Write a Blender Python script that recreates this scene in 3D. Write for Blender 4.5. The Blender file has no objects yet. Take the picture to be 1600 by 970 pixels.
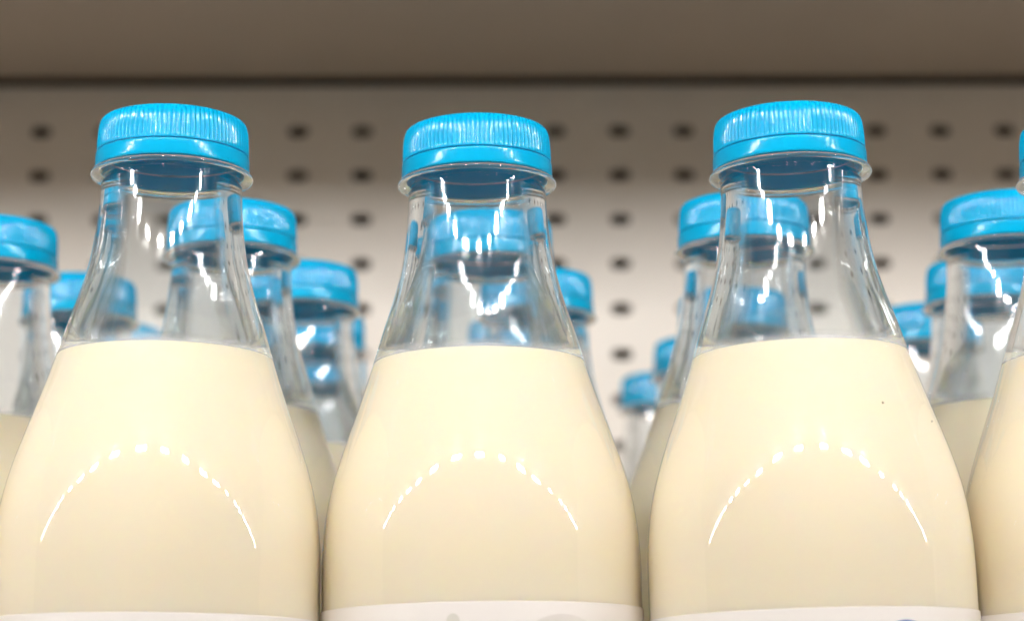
import bpy, math, random
from mathutils import Vector, noise
rnd = random.Random(7)
S = bpy.context.scene
C = S.collection
R = math.radians

# ------------------------------------------------------------------ camera
CAM_Z = 0.0885
cam_d = bpy.data.cameras.new('camera')
cam = bpy.data.objects.new('camera', cam_d); C.objects.link(cam)
cam.location = (0, 0, CAM_Z)
cam.rotation_euler = (R(90 + 11.56), R(0.12), R(0.0))
cam_d.sensor_width = 36
cam_d.lens = 74.25
cam_d.clip_start = 0.01
cam_d.clip_end = 100
cam_d.dof.use_dof = True
cam_d.dof.focus_distance = 0.505
cam_d.dof.aperture_fstop = 10.5
S.camera = cam

# ------------------------------------------------------------------ world / exposure
w = bpy.data.worlds.new('World'); S.world = w; w.use_nodes = True
bg = w.node_tree.nodes['Background']
bg.inputs[0].default_value = (1.0, 0.84, 0.66, 1)
bg.inputs[1].default_value = 0.23
LED_POWER = 194.0

S.view_settings.view_transform = 'Standard'
S.view_settings.look = 'None'
S.view_settings.exposure = 0.0
S.view_settings.gamma = 1
cy = S.cycles
cy.max_bounces = 28
cy.transmission_bounces = 28
cy.glossy_bounces = 12
cy.diffuse_bounces = 6
cy.transparent_max_bounces = 40
cy.sample_clamp_indirect = 60
cy.sample_clamp_direct = 0
cy.use_adaptive_sampling = False
try:
    cy.use_denoising = True
    cy.denoiser = 'OPENIMAGEDENOISE'
except Exception:
    pass


# ------------------------------------------------------------------ materials
def mat(name):
    m = bpy.data.materials.new(name); m.use_nodes = True
    nt = m.node_tree
    for n in list(nt.nodes): nt.nodes.remove(n)
    out = nt.nodes.new('ShaderNodeOutputMaterial')
    return m, nt, out


def noise_bump(nt, scale, strength, dist, detail=2, stretch=None, rough=0.5):
    tc = nt.nodes.new('ShaderNodeTexCoord')
    mp = nt.nodes.new('ShaderNodeMapping')
    oi = nt.nodes.new('ShaderNodeObjectInfo')
    cx = nt.nodes.new('ShaderNodeCombineXYZ')
    mu = nt.nodes.new('ShaderNodeMath'); mu.operation = 'MULTIPLY'; mu.inputs[1].default_value = 7.0
    nt.links.new(oi.outputs['Random'], mu.inputs[0])
    nt.links.new(mu.outputs[0], cx.inputs[0]); nt.links.new(mu.outputs[0], cx.inputs[2])
    nt.links.new(cx.outputs[0], mp.inputs['Location'])
    if stretch: mp.inputs['Scale'].default_value = stretch
    tx = nt.nodes.new('ShaderNodeTexNoise')
    tx.inputs['Scale'].default_value = scale
    tx.inputs['Detail'].default_value = detail
    tx.inputs['Roughness'].default_value = rough
    b = nt.nodes.new('ShaderNodeBump')
    b.inputs['Strength'].default_value = strength
    b.inputs['Distance'].default_value = dist
    nt.links.new(tc.outputs['Object'], mp.inputs['Vector'])
    nt.links.new(mp.outputs[0], tx.inputs['Vector'])
    nt.links.new(tx.outputs['Fac'], b.inputs['Height'])
    return b, tx


def principled(name, col, rough=0.5, bump=None, var=None, **kw):
    m, nt, out = mat(name)
    p = nt.nodes.new('ShaderNodeBsdfPrincipled')
    p.inputs['Base Color'].default_value = (*col, 1)
    p.inputs['Roughness'].default_value = rough
    for k, v in kw.items():
        p.inputs[k.replace('_', ' ')].default_value = v
    if bump:
        b, tx = noise_bump(nt, *bump)
        nt.links.new(b.outputs[0], p.inputs['Normal'])
    if var:
        sc, amt = var
        tc = nt.nodes.new('ShaderNodeTexCoord')
        tx = nt.nodes.new('ShaderNodeTexNoise'); tx.inputs['Scale'].default_value = sc
        tx.inputs['Detail'].default_value = 4
        cr = nt.nodes.new('ShaderNodeValToRGB')
        cr.color_ramp.elements[0].position = 0.3; cr.color_ramp.elements[1].position = 0.7
        cr.color_ramp.elements[0].color = (*[c * (1 - amt) for c in col], 1)
        cr.color_ramp.elements[1].color = (*[min(1, c * (1 + amt)) for c in col], 1)
        nt.links.new(tc.outputs['Object'], tx.inputs['Vector'])
        nt.links.new(tx.outputs['Fac'], cr.inputs[0])
        nt.links.new(cr.outputs[0], p.inputs['Base Color'])
    nt.links.new(p.outputs[0], out.inputs[0])
    return m


def cap_mat():
    m = principled('blue_cap_plastic', (0.0, 0.455, 0.80), 0.12, bump=(700, 0.12, 0.0002), var=(120, 0.04), Specular_IOR_Level=0.33)
    nt = m.node_tree; p = [n for n in nt.nodes if n.type == 'BSDF_PRINCIPLED'][0]; out = [n for n in nt.nodes if n.type == 'OUTPUT_MATERIAL'][0]
    t = nt.nodes.new('ShaderNodeBsdfTranslucent'); t.inputs[0].default_value = (0.0, 0.68, 0.92, 1)
    mx = nt.nodes.new('ShaderNodeMixShader'); mx.inputs[0].default_value = 0.11
    nt.links.new(p.outputs[0], mx.inputs[1]); nt.links.new(t.outputs[0], mx.inputs[2]); nt.links.new(mx.outputs[0], out.inputs[0])
    return m
M_CAP = cap_mat()
M_MILK = principled('cream_milk', (0.89, 0.81, 0.635), 0.6, Specular_IOR_Level=0.0, Subsurface_Weight=0.6, Subsurface_Radius=(1.0, 0.8, 0.35), Subsurface_Scale=0.006)
M_LABEL = principled('white_label_film', (0.84, 0.80, 0.77), 0.4, bump=(300, 0.1, 0.0003))
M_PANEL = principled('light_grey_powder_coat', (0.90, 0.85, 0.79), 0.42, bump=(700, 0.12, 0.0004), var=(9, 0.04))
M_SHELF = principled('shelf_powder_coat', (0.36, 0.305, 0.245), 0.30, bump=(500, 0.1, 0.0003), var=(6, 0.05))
M_CAVITY_SHADE = principled('painted_cavity_shade', (0.17, 0.13, 0.10), 0.7)  # dark colour stands in for the shade inside the panel cavity
M_HOUSING = principled('lamp_housing_metal', (0.16, 0.155, 0.15), 0.85)
M_GREEN = principled('olive_print_ink', (0.30, 0.30, 0.03), 0.4)
M_BLUE = principled('blue_print_ink', (0.12, 0.25, 0.55), 0.4)
M_GREY = principled('grey_print_ink', (0.80, 0.76, 0.725), 0.4)
M_GREYD = principled('grey_green_print_ink', (0.73, 0.71, 0.65), 0.4)


def mth(nt, op, a=None, b=None, clamp=False):
    n = nt.nodes.new('ShaderNodeMath'); n.operation = op; n.use_clamp = clamp
    for k, v in enumerate((a, b)):
        if v is None: continue
        if isinstance(v, (int, float)): n.inputs[k].default_value = v
        else: nt.links.new(v, n.inputs[k])
    return n.outputs[0]


def facing(nt):
    geo = nt.nodes.new('ShaderNodeNewGeometry')
    dt = nt.nodes.new('ShaderNodeVectorMath'); dt.operation = 'DOT_PRODUCT'
    nt.links.new(geo.outputs['Incoming'], dt.inputs[0]); nt.links.new(geo.outputs['Normal'], dt.inputs[1])
    return mth(nt, 'ABSOLUTE', dt.outputs['Value'])


def thin_wall(nt, bump, rough, grazing=0.75, tint=(1, 1, 1)):
    """thin parallel wall: passes light straight, same reflectance from both sides"""
    c = facing(nt)
    f = mth(nt, 'ADD', mth(nt, 'MULTIPLY', mth(nt, 'POWER', mth(nt, 'SUBTRACT', 1.0, c), 5.0), grazing), 0.045)
    t = nt.nodes.new('ShaderNodeBsdfTransparent'); t.inputs[0].default_value = (*tint, 1)
    g = nt.nodes.new('ShaderNodeBsdfGlossy'); g.inputs['Roughness'].default_value = rough
    mx = nt.nodes.new('ShaderNodeMixShader')
    b, tx = noise_bump(nt, *bump)
    nt.links.new(b.outputs[0], g.inputs['Normal'])
    nt.links.new(f, mx.inputs[0]); nt.links.new(t.outputs[0], mx.inputs[1]); nt.links.new(g.outputs[0], mx.inputs[2])
    return mx.outputs[0], c


def haze_and_residue(nt, shader, amount, col):  # serves painted haze as well as the real milk film
    d = nt.nodes.new('ShaderNodeBsdfDiffuse'); d.inputs[0].default_value = (*col, 1)
    t = nt.nodes.new('ShaderNodeBsdfTranslucent'); t.inputs[0].default_value = (*col, 1)
    m1 = nt.nodes.new('ShaderNodeMixShader'); m1.inputs[0].default_value = 0.5
    m2 = nt.nodes.new('ShaderNodeMixShader')
    if isinstance(amount, float): m2.inputs[0].default_value = amount
    else: nt.links.new(amount, m2.inputs[0])
    nt.links.new(d.outputs[0], m1.inputs[1]); nt.links.new(t.outputs[0], m1.inputs[2])
    nt.links.new(shader, m2.inputs[1]); nt.links.new(m1.outputs[0], m2.inputs[2])
    return m2.outputs[0]


def refractive(nt, bump):
    g = nt.nodes.new('ShaderNodeBsdfGlass')
    g.inputs['Color'].default_value = (0.985, 0.99, 0.992, 1)
    g.inputs['Roughness'].default_value = 0.0
    g.inputs['IOR'].default_value = 1.5
    b, tx = noise_bump(nt, *bump)
    nt.links.new(b.outputs[0], g.inputs['Normal'])
    return g.outputs[0]


def neck_wall(name):
    m, nt, out = mat(name)
    tw, c = thin_wall(nt, (60, 0.5, 0.0010, 2, (1, 1, 0.30)), 0.055, 0.6, (0.975, 0.99, 0.998))
    rf = refractive(nt, (70, 0.5, 0.0008, 2, (1, 1, 0.3)))
    k = mth(nt, 'MULTIPLY', mth(nt, 'SUBTRACT', 0.78, c), 3.0, True)     # 0 face-on, 1 towards the rims
    mx = nt.nodes.new('ShaderNodeMixShader')
    nt.links.new(k, mx.inputs[0]); nt.links.new(tw, mx.inputs[1]); nt.links.new(rf, mx.inputs[2])
    # patchy white haze painted in for reflections off the inner wall
    tc = nt.nodes.new('ShaderNodeTexCoord'); tx = nt.nodes.new('ShaderNodeTexNoise'); tx.inputs['Scale'].default_value = 70
    tx.inputs['Detail'].default_value = 5
    nt.links.new(tc.outputs['Object'], tx.inputs['Vector'])
    am = mth(nt, 'MULTIPLY', mth(nt, 'SUBTRACT', tx.outputs['Fac'], 0.40, True), 0.035)
    # thin film of milk clinging just above the fill line
    sx = nt.nodes.new('ShaderNodeSeparateXYZ'); nt.links.new(tc.outputs['Object'], sx.inputs[0])
    up = mth(nt, 'MULTIPLY', mth(nt, 'SUBTRACT', 0.1797 + 0.0026, sx.outputs[2]), 1 / 0.0026, True)
    up = mth(nt, 'MULTIPLY', mth(nt, 'POWER', up, 1.5), mth(nt, 'MULTIPLY', tx.outputs['Fac'], 0.75))
    am = mth(nt, 'ADD', am, up, True)
    nt.links.new(haze_and_residue(nt, mx.outputs[0], am, (0.93, 0.93, 0.96)), out.inputs[0])
    return m


def ring_wall(name):
    m, nt, out = mat(name)
    nt.links.new(haze_and_residue(nt, refractive(nt, (300, 0.1, 0.0003)), 0.10, (0.97, 0.94, 0.88)), out.inputs[0])  # cream scatter mixed into clear plastic to paint the ring's lit look
    return m


def finish_wall(name):
    m, nt, out = mat(name)
    nt.links.new(thin_wall(nt, (120, 0.5, 0.0009, 2, (1, 1, 0.4)), 0.02, 0.9)[0], out.inputs[0])
    return m


def film(name):
    m, nt, out = mat(name)
    sh, c = thin_wall(nt, (42, 0.12, 0.0008, 2, (1, 1, 0.7)), 0.028, 0.5)
    nt.links.new(sh, out.inputs[0])
    return m


M_GLASS = neck_wall('clear_plastic_wall')
M_FINISH = finish_wall('clear_thick_plastic')
M_RING = ring_wall('ring_plastic')
M_FILM = film('clear_plastic_over_milk')


def emit(name, col, s):
    m, nt, out = mat(name)
    e = nt.nodes.new('ShaderNodeEmission')
    e.inputs[0].default_value = (*col, 1); e.inputs[1].default_value = s
    nt.links.new(e.outputs[0], out.inputs[0])
    return m


M_LED = emit('lit_led', (1.0, 0.97, 0.94), LED_POWER)


# ------------------------------------------------------------------ mesh helpers
def new_obj(name, verts, faces, mats, parent=None, midx=None, sharp=35, smooth=True, loc=(0, 0, 0)):
    me = bpy.data.meshes.new(name)
    me.from_pydata(verts, [], faces)
    if not isinstance(mats, (list, tuple)): mats = [mats]
    for m in mats: me.materials.append(m)
    if midx: me.polygons.foreach_set('material_index', midx)
    if smooth:
        me.polygons.foreach_set('use_smooth', [True] * len(me.polygons))
        me.set_sharp_from_angle(angle=R(sharp))
    me.update()
    o = bpy.data.objects.new(name, me); C.objects.link(o)
    o.location = loc
    if parent: o.parent = parent
    return o


def lathe(prof, segs, pole_start=False, pole_end=False, rfun=None, mfun=None):
    """prof: list of (r, z); revolve round z."""
    V, F, MI = [], [], []
    n = len(prof)
    for i, (r, z) in enumerate(prof):
        for k in range(segs):
            a = 2 * math.pi * k / segs
            rr = rfun(i, r, a, k) if rfun else r
            V.append((rr * math.sin(a), -rr * math.cos(a), z))
    for i in range(n - 1):
        for k in range(segs):
            k2 = (k + 1) % segs
            F.append((i * segs + k, i * segs + k2, (i + 1) * segs + k2, (i + 1) * segs + k))
            MI.append(mfun(i) if mfun else 0)
    if pole_start:
        V.append((0, 0, prof[0][1])); c = len(V) - 1
        for k in range(segs):
            F.append((c, (k + 1) % segs, k)); MI.append(mfun(0) if mfun else 0)
    if pole_end:
        V.append((0, 0, prof[-1][1])); c = len(V) - 1; b = (n - 1) * segs
        for k in range(segs):
            F.append((c, b + k, b + (k + 1) % segs)); MI.append(mfun(n - 2) if mfun else 0)
    return V, F, MI


def box(V, F, x0, x1, y0, y1, z0, z1):
    b = len(V)
    V += [(x0, y0, z0), (x1, y0, z0), (x1, y1, z0), (x0, y1, z0), (x0, y0, z1), (x1, y0, z1), (x1, y1, z1), (x0, y1, z1)]
    F += [tuple(b + i for i in f) for f in ((0, 3, 2, 1), (4, 5, 6, 7), (0, 1, 5, 4), (1, 2, 6, 5), (2, 3, 7, 6), (3, 0, 4, 7))]


def box_obj(name, dims, m, parent=None, bevel=0.0):
    V, F = [], []; box(V, F, *dims)
    o = new_obj(name, V, F, m, parent, smooth=False)
    if bevel:
        md = o.modifiers.new('bevel', 'BEVEL'); md.width = bevel; md.segments = 2
    return o


def thing(name, label, cat, loc=(0, 0, 0), group=None):
    o = bpy.data.objects.new(name, None); C.objects.link(o)
    o.empty_display_size = 0.02
    o.location = loc
    o['label'] = label; o['category'] = cat
    if group: o['group'] = group
    return o


# ------------------------------------------------------------------ the display shelf
SX0, SX1 = -1.9, 1.9
WALL_Y = 1.010
UNDER_Z = CAM_Z + 0.3208
UPPER_FRONT = 0.335
LAMP_Y = 0.155
shelf = thing('display_shelf', 'grey metal shop shelving with perforated back panel behind and above the milk bottles', 'shelving', (0, WALL_Y, 0))
shelf_inv = (0, -WALL_Y, 0)

# perforated back panel: a real sheet with slots
PX, PZ = 0.0319, 0.02250
X_REF = -0.0013 + (568 - 800) / 3300 * (WALL_Y * math.cos(R(11.56)) + 0.2 * math.sin(R(11.56)))
Z_REF = CAM_Z + 0.2523
hw, hh = 0.0050, 0.0029       # slot half size
nring = 16
V, F = [], []
vmap = {}
def vid(p):
    k = (round(p[0], 6), round(p[1], 6), round(p[2], 6))
    if k not in vmap:
        vmap[k] = len(V); V.append(p)
    return vmap[k]
ix0 = -13; ix1 = 26
iz0 = -14; iz1 = 2
def slot_pt(a):
    c, s = math.cos(a), math.sin(a)
    e = 0.62
    return (hw * math.copysign(abs(c) ** e, c), hh * math.copysign(abs(s) ** e, s))
def rect_pt(a):
    c, s = math.cos(a), math.sin(a)
    m = max(abs(c), abs(s))
    return (PX / 2 * c / m, PZ / 2 * s / m)
T = 0.0012
for i in range(ix0, ix1 + 1):
    for j in range(iz0, iz1 + 1):
        cx, cz = X_REF + i * PX, Z_REF + j * PZ
        angs = [2 * math.pi * (k + 0.0) / nring for k in range(nring)]
        o_ = [vid((cx + rect_pt(a)[0], WALL_Y, cz + rect_pt(a)[1])) for a in angs]
        n_ = [vid((cx + slot_pt(a)[0], WALL_Y, cz + slot_pt(a)[1])) for a in angs]
        b_ = [vid((cx + slot_pt(a)[0], WALL_Y + T, cz + slot_pt(a)[1])) for a in angs]
        for k in range(nring):
            k2 = (k + 1) % nring
            F.append((o_[k], o_[k2], n_[k2], n_[k]))
            F.append((n_[k], n_[k2], b_[k2], b_[k]))
# plain sheet around the perforated field
xa, xb = X_REF + (ix0 - .5) * PX, X_REF + (ix1 + .5) * PX
za, zb = Z_REF + (iz0 - .5) * PZ, Z_REF + (iz1 + .5) * PZ
TOPZ = UNDER_Z
def quad(x0, x1, z0, z1):
    if x1 - x0 < 1e-5 or z1 - z0 < 1e-5: return
    b = len(V)
    V.extend([(x0, WALL_Y, z0), (x1, WALL_Y, z0), (x1, WALL_Y, z1), (x0, WALL_Y, z1)])
    F.append((b, b + 1, b + 2, b + 3))
quad(SX0, SX1, zb, TOPZ); quad(SX0, SX1, 0.0, za)
quad(SX0, xa, za, zb); quad(xb, SX1, za, zb)
new_obj('back_panel', V, F, M_PANEL, shelf, smooth=False, loc=shelf_inv)
def sbox(name, d, m, bevel=0.0, parent=None):
    o = box_obj(name, d, m, parent or shelf, bevel)
    if parent is None: o.location = shelf_inv
    return o
sbox('cavity_light_block', (SX0, SX1, WALL_Y + 0.03, WALL_Y + 0.034, 0.0, TOPZ + 0.034), M_CAVITY_SHADE)  # added sheet behind the slots, keeps outside light out
sbox('cavity_light_seal', (SX0, SX1, WALL_Y - 0.020, WALL_Y + 0.0295, UNDER_Z + 0.0305, UNDER_Z + 0.034), M_CAVITY_SHADE)  # added dark lid, stops light leaking into the gap from above
sbox('shelf_board', (SX0, SX1, 0.452, WALL_Y - 0.001, -0.025, 0.0), M_SHELF, 0.0015)
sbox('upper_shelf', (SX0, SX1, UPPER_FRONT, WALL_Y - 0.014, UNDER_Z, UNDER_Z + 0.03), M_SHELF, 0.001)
sbox('side_light_block', (SX0 - 0.004, SX0 - 0.001, 0.30, WALL_Y + 0.034, -0.025, TOPZ), M_PANEL)  # added unseen panel, blocks light from the open side
sbox('side_light_block', (SX1 + 0.001, SX1 + 0.004, 0.30, WALL_Y + 0.034, -0.025, TOPZ), M_PANEL)  # matching added light blocker at the other end
# lamp bar carried just ahead of the upper shelf, its leds facing in and down
LY, LZ = LAMP_Y, UNDER_Z + 0.022
bar = sbox('lamp_bar', (SX0 + 0.01, SX1 - 0.01, LY - 0.022, LY - 0.004, LZ - 0.014, LZ + 0.02), M_HOUSING)
hood = box_obj('lamp_hood', (SX0 + 0.01, SX1 - 0.01, LY - 0.022, UPPER_FRONT - 0.001, LZ + 0.0205, LZ + 0.024), M_HOUSING, bar)
x = SX0 + 0.03
V, F = [], []
ta = R(-12); ny, nz = math.cos(ta), -math.sin(ta); uy, uz = math.sin(ta), math.cos(ta)
while x < SX1 - 0.10:
    wd = 0.046 + rnd.choice((0.0, 0.0, 0.012, -0.012)) + rnd.uniform(-0.012, 0.012)
    b_ = len(V)
    for dn in (0, 0.0015):
        for (xx, uu) in ((x, -0.0095), (x + wd, -0.0095), (x + wd, 0.0095), (x, 0.0095)):
            V.append((xx, LY + uy * uu + ny * dn, LZ + uz * uu + nz * dn))
    F += [tuple(b_ + i for i in f) for f in ((0, 3, 2, 1), (4, 5, 6, 7), (0, 1, 5, 4), (1, 2, 6, 5), (2, 3, 7, 6), (3, 0, 4, 7))]
    x += 0.128 + rnd.uniform(-0.028, 0.028)
led = new_obj('led_row', V, F, M_LED, bar, smooth=False)
led['kind'] = 'stuff'


# ------------------------------------------------------------------ the bottle
TOP = 0.245                    # full height with cap
def catmull(pts, sub):
    out = []
    for i in range(len(pts) - 1):
        p0 = pts[max(i - 1, 0)]; p1 = pts[i]; p2 = pts[i + 1]; p3 = pts[min(i + 2, len(pts) - 1)]
        d1 = (p2[1] - p0[1]) / max(1e-9, p2[0] - p0[0]); d2 = (p3[1] - p1[1]) / max(1e-9, p3[0] - p1[0])
        h = p2[0] - p1[0]
        for k in range(sub):
            t = k / sub
            h00 = 2 * t**3 - 3 * t**2 + 1; h10 = t**3 - 2 * t**2 + t; h01 = -2 * t**3 + 3 * t**2; h11 = t**3 - t**2
            out.append((p1[0] + h * t, h00 * p1[1] + h10 * h * d1 + h01 * p2[1] + h11 * h * d2))
    out.append(pts[-1])
    return out
# depth below the top of the cap (mm) -> outer radius (mm), read off the photograph
BODY = [(20.6, 17.2), (22, 17.2), (27.5, 17.4), (32.5, 17.85), (38, 18.55), (43.5, 19.6), (50, 21.35), (57.4, 23.75), (65.3, 26.15),
        (72, 28.3), (79, 30.7), (86, 33.15), (93, 35.4), (100, 37.1), (107, 38.1), (114, 38.55), (121, 38.6), (130, 38.62), (210, 38.62), (232, 38.5), (239, 37.4), (243.5, 34.2), (245, 30.0)]
body = catmull(BODY, 5)
MILK_D = 65.3
NECK_TOP = [(14.0, 17.0), (14.45, 17.6), (14.5, 19.4), (14.75, 19.78), (15.2, 19.9), (15.6, 19.75), (15.85, 19.3), (16.1, 17.9), (16.5, 17.3)]
D = lambda d: d * 0.94 + 5.4      # depth inside the finish -> depth below the reference top
NECK_TOP = [(D(a), b) for a, b in NECK_TOP]
def outer_r(d):
    for a, b in zip(body, body[1:]):
        if a[0] <= d <= b[0]:
            t = (d - a[0]) / max(1e-9, b[0] - a[0]); return a[1] + t * (b[1] - a[1])
    return body[-1][1]

SEG = 144
prof = []          # from the base centre up the outside, over the lip, down the inside to the milk
prof_out = [(d, r) for d, r in reversed(body)]
split = None
base = [(245 - 3.0, 10.0), (245 - 1.0, 24.0), (245.0, 27.5)]
seq = base + prof_out
full = [(r, (TOP * 1000 - d)) for d, r in seq]
full += [(r, TOP * 1000 - d) for d, r in reversed(NECK_TOP)]
# thread beads hidden inside the cap, then the lip
full += [(17.0, 245 - D(13.0))]
for zc in (10.4, 7.2, 4.4):
    full += [(17.0, 245 - D(zc) - 0.9), (17.55, 245 - D(zc) - 0.3), (17.55, 245 - D(zc) + 0.3), (17.0, 245 - D(zc) + 0.9)]
full += [(17.0, 245 - D(2.2)), (16.7, 245 - D(1.75)), (15.9, 245 - D(1.7)), (15.6, 245 - D(2.0))]
n_out = len(full)
full += [(15.6, 245 - D(6)), (15.6, 245 - D(12)), (15.75, 245 - D(14.5)), (16.5, 245 - 21)]
for d, r in body:
    if 21 < d <= MILK_D + 0.1: full.append((r - 0.55, 245 - d))
full.append((outer_r(MILK_D + 2.5) - 0.55, 245 - MILK_D - 2.5))
full = [(r / 1000, z / 1000) for r, z in full]
milk_z = (245 - MILK_D) / 1000
def bm_(i):
    za_, zb_ = full[i][1], full[i + 1][1]
    if i < n_out and 245 - D(16.0) <= min(za_, zb_) * 1000 and max(za_, zb_) * 1000 <= 245 - D(14.2): return 2
    if min(za_, zb_) > 0.2225: return 3
    return 1 if (i < n_out and max(za_, zb_) <= milk_z + 0.0002) else 0
def bottle_r(i, r, a, k):
    # slight blow-moulding irregularity of the wall and two faint mould seams
    z = full[i][1]
    if z > TOP - 0.021: return r
    f = min(1.0, (TOP - 0.021 - z) / 0.02)
    nz = noise.noise(Vector((math.cos(a) * 2.4, math.sin(a) * 2.4, z * 30 + (5 if i >= n_out else 0))))
    return r + f * (0.00022 if i >= n_out else 0.00010) * nz
VB, FB, MB_ = lathe(full, SEG, pole_start=True, rfun=bottle_r, mfun=bm_)

mp = [(0.0001, 4.0), (20, 4.0), (33, 6.5)]
mprof = [(r / 1000, z / 1000) for r, z in mp]
for d, r in reversed(body):
    if MILK_D + 0.4 < d < 237: mprof.append(((r - 0.2) / 1000, (245 - d) / 1000))
rm = (outer_r(MILK_D) - 0.2) / 1000
mprof += [(rm, milk_z - 0.0004 + 0.0004), (rm - 0.0006, milk_z), (rm - 0.0016, milk_z - 0.0006), (rm - 0.003, milk_z - 0.0009), (0.004, milk_z - 0.001)]
VM, FM, _ = lathe(mprof, SEG, pole_start=True, pole_end=True)

# cap: ribbed skirt, gap line, tamper band as its own sub-part
NR = 96; SUB = 6; CS = NR * SUB
cap_prof = [(6, 0.05), (15.2, 0.0), (16.6, 0.12), (17.45, 0.5), (17.95, 1.1), (18.2, 2.0), (18.37, 3.0), (18.47, 4.0), (18.54, 5.0), (18.59, 6.0), (18.63, 7.0), (18.66, 8.3), (18.68, 8.95), (18.68, 9.25), (18.6, 9.4), (18.3, 9.45), (17.95, 9.4), (17.95, 6), (17.95, 2.2), (17.2, 1.3), (6, 1.3)]
amp = [0, 0, 0, 0.25, 0.8, 1, 1, 1, 1, 1, 1, 1, 0.8] + [0] * 8
def cap_rf(i, r, a, k):
    m = k % SUB
    dpt = (0.00034, 0.0002, 0.00004, 0.0, 0.00004, 0.0002)[m]
    return r - amp[i] * dpt
cp = [(r / 1000, (245 - D(d)) / 1000) for r, d in cap_prof]
VC, FC, _ = lathe(cp, CS, pole_start=True, pole_end=True, rfun=cap_rf)
FC = [tuple(reversed(f)) for f in FC]
band_prof = [(17.95, 9.75), (18.5, 9.7), (18.76, 9.8), (18.86, 9.98), (18.88, 10.15), (18.9, 10.6), (18.93, 12.5), (18.94, 13.3), (18.93, 13.5), (18.8, 13.85), (18.4, 13.95), (17.95, 13.7), (17.9, 12.0)]
bp = [(r / 1000, (245 - D(d)) / 1000) for r, d in band_prof]
bp.append(bp[0])
VT, FT, _ = lathe(bp, SEG)
FT = [tuple(reversed(f)) for f in FT]


def curved_patch(outline_fn, R_, n=40, rings=6):
    """flat print wrapped round the label; outline_fn(t)->(arc mm, z mm)."""
    V, F = [], []
    cx = sum(outline_fn(k / n)[0] for k in range(n)) / n; cz = sum(outline_fn(k / n)[1] for k in range(n)) / n
    for q in range(1, rings + 1):
        for k in range(n):
            s, z = outline_fn(k / n)
            s = cx + (s - cx) * q / rings; z = cz + (z - cz) * q / rings
            a = s / (R_ * 1000)
            V.append((R_ * math.sin(a), -R_ * math.cos(a), z / 1000))
    V.append((R_ * math.sin(cx / R_ / 1000), -R_ * math.cos(cx / R_ / 1000), cz / 1000)); c = len(V) - 1
    for k in range(n): F.append((c, k, (k + 1) % n))
    for q in range(rings - 1):
        for k in range(n):
            k2 = (k + 1) % n
            F.append((q * n + k, (q + 1) * n + k, (q + 1) * n + k2, q * n + k2))
    return V, F


def make_label_mesh(d0):
    lr = 38.62 / 1000 + 0.00018
    z1 = (245 - d0) / 1000; z0 = (245 - 214) / 1000
    pr = [(lr - 0.00015, z0), (lr, z0 + 0.0001), (lr, (z0 + z1) / 2), (lr, z1 - 0.0002), (lr - 0.00005, z1 - 0.00003), (lr - 0.00016, z1)]
    return lathe(pr, SEG)


def make_bottle(label, loc, d0=127.0, prints=()):
    t = thing('milk_bottle', label, 'bottle', loc, 'milk bottles on the shelf')
    new_obj('bottle', VB, FB, [M_GLASS, M_FILM, M_RING, M_FINISH], t, MB_, sharp=50)
    new_obj('milk', VM, FM, M_MILK, t, sharp=40)
    V_, F_, _ = make_label_mesh(d0)
    lb = new_obj('label', V_, F_, M_LABEL, t, sharp=60)
    add_prints(lb, d0, prints)
    c = new_obj('cap', VC, FC, M_CAP, t, sharp=40)
    new_obj('tamper_band', VT, FT, M_CAP, c, sharp=50)
    return t


def add_prints(lb, d0, prints):
    for (nm, m, s0, dz, ws, hs, lift) in prints:
        Rr = 38.62 / 1000 + 0.00018 + lift
        fn = lambda u, s0=s0, dz=dz, ws=ws, hs=hs: (s0 + ws * math.cos(2 * math.pi * u), (245 - d0 - dz) + hs * math.sin(2 * math.pi * u))
        V_, F_ = curved_patch(fn, Rr)
        new_obj(nm, V_, F_, m, lb, sharp=60)


def copy_tree(o, parent=None):
    c = o.copy(); C.objects.link(c)
    if parent is not None: c.parent = parent
    for ch in list(o.children): copy_tree(ch, c)
    return c


# name: x of cap (mm), y (mm), lean in degrees, turn, label depth, text
FRONT = [
    (-162.2, 505.0, 0.0, 40, 127.6, 'full milk bottle just past the left edge, touching the leftmost large front bottle'),
    (-83.6, 505.0, 0.3, 0, 128.2, 'leftmost of the three large milk bottles whose whole cap and shoulders show'),
    (-8.7, 513.0, -0.7, 95, 125.5, 'middle large milk bottle of the front row, grey oval print on its label'),
    (68.5, 503.7, -1.2, 210, 127.5, 'large front milk bottle with blue and green print peeking up on its label'),
    (146.2, 510.0, -0.6, 300, 127.2, 'front milk bottle cut by the right edge, only its sloping left shoulder showing'),
]
PR = {2: [('print_mark', M_GREYD, -6.0, 4.2, 1.5, 1.6, 0.0001), ('print_oval', M_GREY, 19.5, 8.6, 9.5, 5.8, 0.0001)],
      3: [('print_leaf', M_GREEN, -16.2, 5.2, 0.9, 1.9, 0.0001), ('print_arc', M_BLUE, 16.0, 10.5, 8.0, 7.6, 0.0001), ('print_disc', M_LABEL, 16.0, 10.9, 6.6, 6.4, 0.0002)]}

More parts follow.
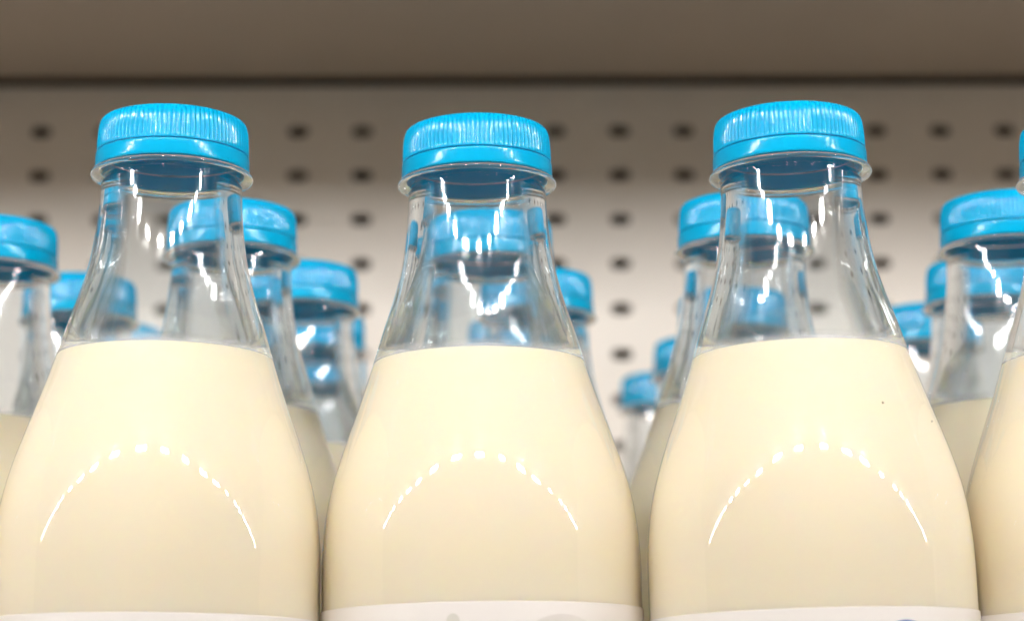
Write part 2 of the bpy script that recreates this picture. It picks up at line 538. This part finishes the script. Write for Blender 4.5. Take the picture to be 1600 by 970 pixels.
# the first one stands for all of the rows behind: copied with its parts
proto = None
for n_, (bx, by, lean, turn, d0, lab) in enumerate(FRONT):
    ln = math.tan(R(lean)) * 0.245
    b = make_bottle(lab, (bx / 1000 - ln, by / 1000, 0), d0, PR.get(n_, ()))
    b.rotation_euler = (0, R(lean), 0)
    if proto is None: proto = b
BACK = [
    (-157.5, 612, 10, 'blurred second row milk bottle at the left edge, cap cut by the frame'),
    (-81, 593, 70, 'second row milk bottle, its cap peeking out right of the leftmost large neck'),
    (-6, 608, 130, 'second row milk bottle hidden behind the middle large one, seen through its neck'),
    (66.0, 589, 200, 'second row milk bottle, its cap peeking out left of the rightmost whole neck'),
    (142.5, 588, 260, 'second row milk bottle at right edge, large blurred cap between two front shoulders'),
    (-143.3, 689.3, 320, 'third row milk bottle, flat blue cap left of the leftmost large neck'),
    (-68.5, 671, 30, 'third row milk bottle, wide blue cap in the gap right of the leftmost bottle'),
    (7.5, 685, 80, 'third row milk bottle, cap edge just right of the middle large neck'),
    (77.5, 715, 140, 'third row milk bottle, top step of the blue cap staircase beside a clear neck'),
    (151.4, 668, 190, 'third row milk bottle, sliver of cap left of the big blurred right cap'),
    (-146.5, 771.7, 240, 'fourth row milk bottle at far left, seen only through clear necks before it'),
    (-72.1, 749.8, 290, 'fourth row milk bottle, blue sliver right of the wide cap in the left gap'),
    (-77, 830, 340, 'farthest milk bottle of the column in the gap right of the leftmost bottle'),
    (3.0, 760, 20, 'fourth row milk bottle, blue patch inside the neck of the middle bottle'),
    (73.5, 799, 60, 'small blurred milk bottle, middle step of the blue cap staircase'),
    (66.3, 880, 110, 'farthest milk bottle, lowest step of the blue cap staircase'),
    (149, 741, 170, 'fourth row milk bottle, low blue cap right of the rightmost whole shoulder'),
]
allp = [(a[0] - math.tan(R(a[2])) * 150, a[1]) for a in FRONT] + [(a[0], a[1]) for a in BACK]
for i in range(len(allp)):
    for j in range(i):
        dd = math.dist(allp[i], allp[j])
        if dd < 60: print("bottles too close", j, i)
for (bx, by, turn, lab) in BACK:
    b = copy_tree(proto)
    b.location = (bx / 1000, by / 1000, 0)
    b.rotation_euler = (R(rnd.uniform(-0.4, 0.4)), R(rnd.uniform(-0.5, 0.5)), R(turn))
    for ch in b.children:
        if ch.name.startswith('cap'): ch.rotation_euler[2] = rnd.uniform(0, 6.28)
    b['label'] = lab
    if bx < -157: b.rotation_euler = (0, R(0.9), 0)      # leans against its neighbour

# a dark speck stuck to the wall of one bottle
b3 = [o for o in C.objects if o.get('label', '').startswith('large front milk bottle with blue')][0]
M_SPECK = principled('dark_speck', (0.25, 0.20, 0.12), 0.7)
for (az, zz, sc) in ((27.5, 0.1640, 0.00034), (58.0, 0.1610, 0.00030)):
    rr = outer_r(245 - zz * 1000) / 1000 + 0.00005
    V, F = [], []
    cx, cyy = rr * math.sin(R(az)), -rr * math.cos(R(az))
    tx, ty = math.cos(R(az)), math.sin(R(az))
    for k in range(9):
        a = 2 * math.pi * k / 9; q = sc * (0.7 + 0.5 * rnd.random())
        V.append((cx + tx * math.cos(a) * q, cyy + ty * math.cos(a) * q, zz + math.sin(a) * q))
    V.append((cx + ty * 0.00018, cyy - tx * 0.00018, zz))
    for k in range(9): F.append((k, (k + 1) % 9, 9))
    F.append(tuple(reversed(range(9))))
    new_obj('speck', V, F, M_SPECK, b3)
